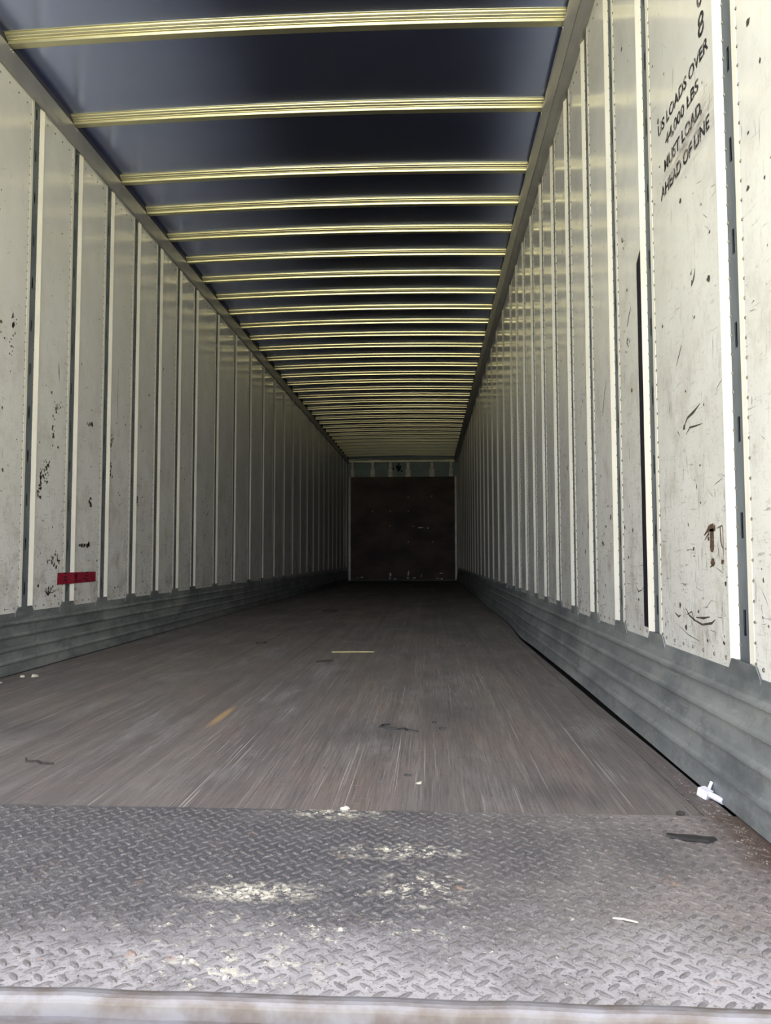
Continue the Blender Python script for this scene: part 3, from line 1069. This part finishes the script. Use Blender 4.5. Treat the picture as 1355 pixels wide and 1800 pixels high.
b = MB(); b.tube([(-0.522, 4.082, 0.003), (-0.40, 4.092, 0.003), (-0.295, 4.096, 0.003)], [.003, .0032, .0028], 7)
tag(b.build('straw', 'straw'), 'pale yellow straw lying across the floor boards', 'straw')
strip('rubber_strip', 'black hooked rubber strip lying mid-floor near the tread plate', 'rubber scrap',
      [(-.120, 2.335, .0005), (-.142, 2.325, .0005), (-.150, 2.30, .0005), (-.125, 2.285, .0005), (-.095, 2.270, .0005), (-.075, 2.280, .0005), (-.062, 2.255, .0005), (-.035, 2.242, .0005)], .009, .004, 'rubber')
strip('rubber_crumb', 'tiny round black crumb beside the hooked rubber strip', 'rubber scrap', [(.008, 2.365, .0005), (.012, 2.368, .0005), (.017, 2.366, .0005)], .012, .004, 'rubber')
strip('rubber_crumb', 'small oblong black crumb beside a white floor scratch', 'rubber scrap', [(.028, 2.285, .0005), (.036, 2.288, .0005), (.046, 2.286, .0005)], .014, .004, 'rubber')
strip('twig', 'thin dark bent twig on the boards near the tread plate', 'twig',
      [(-1.02, 1.90, .0005), (-1.00, 1.868, .0005), (-.975, 1.872, .0005), (-.955, 1.855, .0005), (-.925, 1.852, .0005)], .007, .004, 'bark')
strip('wood_scrap', 'dark flat sliver of wood lying on the tread plate', 'wood scrap',
      [(.425, 1.432, .004), (.445, 1.424, .004), (.465, 1.42, .004), (.49, 1.412, .004), (.505, 1.418, .004)], .030, .003, 'rubber')
strip('dark_sliver', 'dark splinter far down the floor beside the straw', 'wood scrap', [(-.545, 3.70, .0005), (-.51, 3.73, .0005), (-.475, 3.75, .0005)], .03, .006, 'bark')
strip('dark_sliver', 'dark splinter deep in the trailer beyond the straw', 'wood scrap', [(-1.02, 7.2, .0005), (-.94, 7.22, .0005), (-.87, 7.2, .0005)], .09, .012, 'bark')
strip('dark_crumb', 'dark crumb by itself between splinters deep on the floor', 'wood scrap', [(-1.02, 4.48, .0005), (-.985, 4.51, .0005), (-.97, 4.5, .0005)], .03, .008, 'bark')
strip('rubber_crumb', 'small black crumb on the boards behind the flaking paint', 'rubber scrap', [(-.06, 1.80, .0005), (-.052, 1.797, .0005), (-.044, 1.795, .0005)], .008, .003, 'rubber')
strip('rubber_crumb', 'round dark crumb lying on the joint of boards and plate', 'rubber scrap', [(.482, 1.552, .002), (.489, 1.556, .002), (.496, 1.552, .002)], .012, .005, 'bark')


def paper(name, label, cx, cy_, r, mat='paper', z=0.0005, h=0.012, n=7):
    bb = MB()
    ring0 = [(cx + r * random.uniform(.7, 1.2) * math.cos(t), cy_ + r * random.uniform(.7, 1.2) * math.sin(t), z) for t in [2 * math.pi * j / n for j in range(n)]]
    ring1 = [(cx + (q[0] - cx) * .6 + random.uniform(-.2, .2) * r, cy_ + (q[1] - cy_) * .6 + random.uniform(-.2, .2) * r, z + h * random.uniform(.3, 1)) for q in ring0]
    bb.loft([ring0, ring1])
    return tag(bb.build(name, mat), label, 'paper scrap')


paper('paper_scrap', 'crumpled pale paper scrap near the kick band below the red tape wall', -1.69, 3.20, .018)
paper('paper_scrap', 'smaller of two pale paper scraps lying by the kick band', -1.735, 3.185, .010)
paper('paper_scrap', 'dull paper scrap nearest the foot of the wall, off the tread plate', -1.745, 3.03, .012, h=.005)
paper('paper_scrap', 'white paper scrap on the tread plate against the kick band', .602, 1.262, .012, 'white', .004, .014)
paper('pale_chip', 'cream chip of paint lying alone on the boards', -.025, 1.74, .008, 'paper', .0005, .003)
paper('pale_chip', 'cream paint chip on the joint of boards and tread plate', -.172, 1.553, .010, 'paper', .002, .006)
strip('wood_sliver', 'pale thin sliver of wood stuck on the tread plate', 'wood scrap', [(.252, 1.105, .004), (.266, 1.103, .004), (.284, 1.094, .004)], .005, .0015, 'paper')

# grit: swept into the right-hand corner and strewn over floor and plate
b = MB()


def grain(x, y, z, s):
    i = len(b.v)
    a = random.uniform(0, 3)
    for j in range(4):
        t = a + j * math.pi / 2
        b.v.append((x + s * random.uniform(.6, 1.2) * math.cos(t), y + s * random.uniform(.6, 1.2) * math.sin(t), z))
    b.v.append((x + random.uniform(-.3, .3) * s, y + random.uniform(-.3, .3) * s, z + s * 0.8))
    for j in range(4):
        b.f.append((i + j, i + (j + 1) % 4, i + 4))


for k in range(1500):
    y = min(random.gauss(1.42, 0.20), 2.0)
    if y < 0.92:
        continue
    edge = edge_x(y) - 0.002
    x = edge - abs(random.gauss(0, 0.024 if y > 1.25 else 0.014)) - 0.004
    grain(x, y, 0.0022 if y < YS else 0.0, random.uniform(0.0008, 0.0026))
for k in range(1500):
    y = 0.92 + 3.0 * random.random() ** 2
    x = random.uniform(-1.6, 0.55)
    grain(x, y, 0.0022 if y < YS else 0.0, random.uniform(0.0006, 0.0019))
o = b.build('floor_grit', 'grit', fix=False)
tag(o, 'loose brown and pale grit strewn along the floor edges', 'grit', kind='stuff')
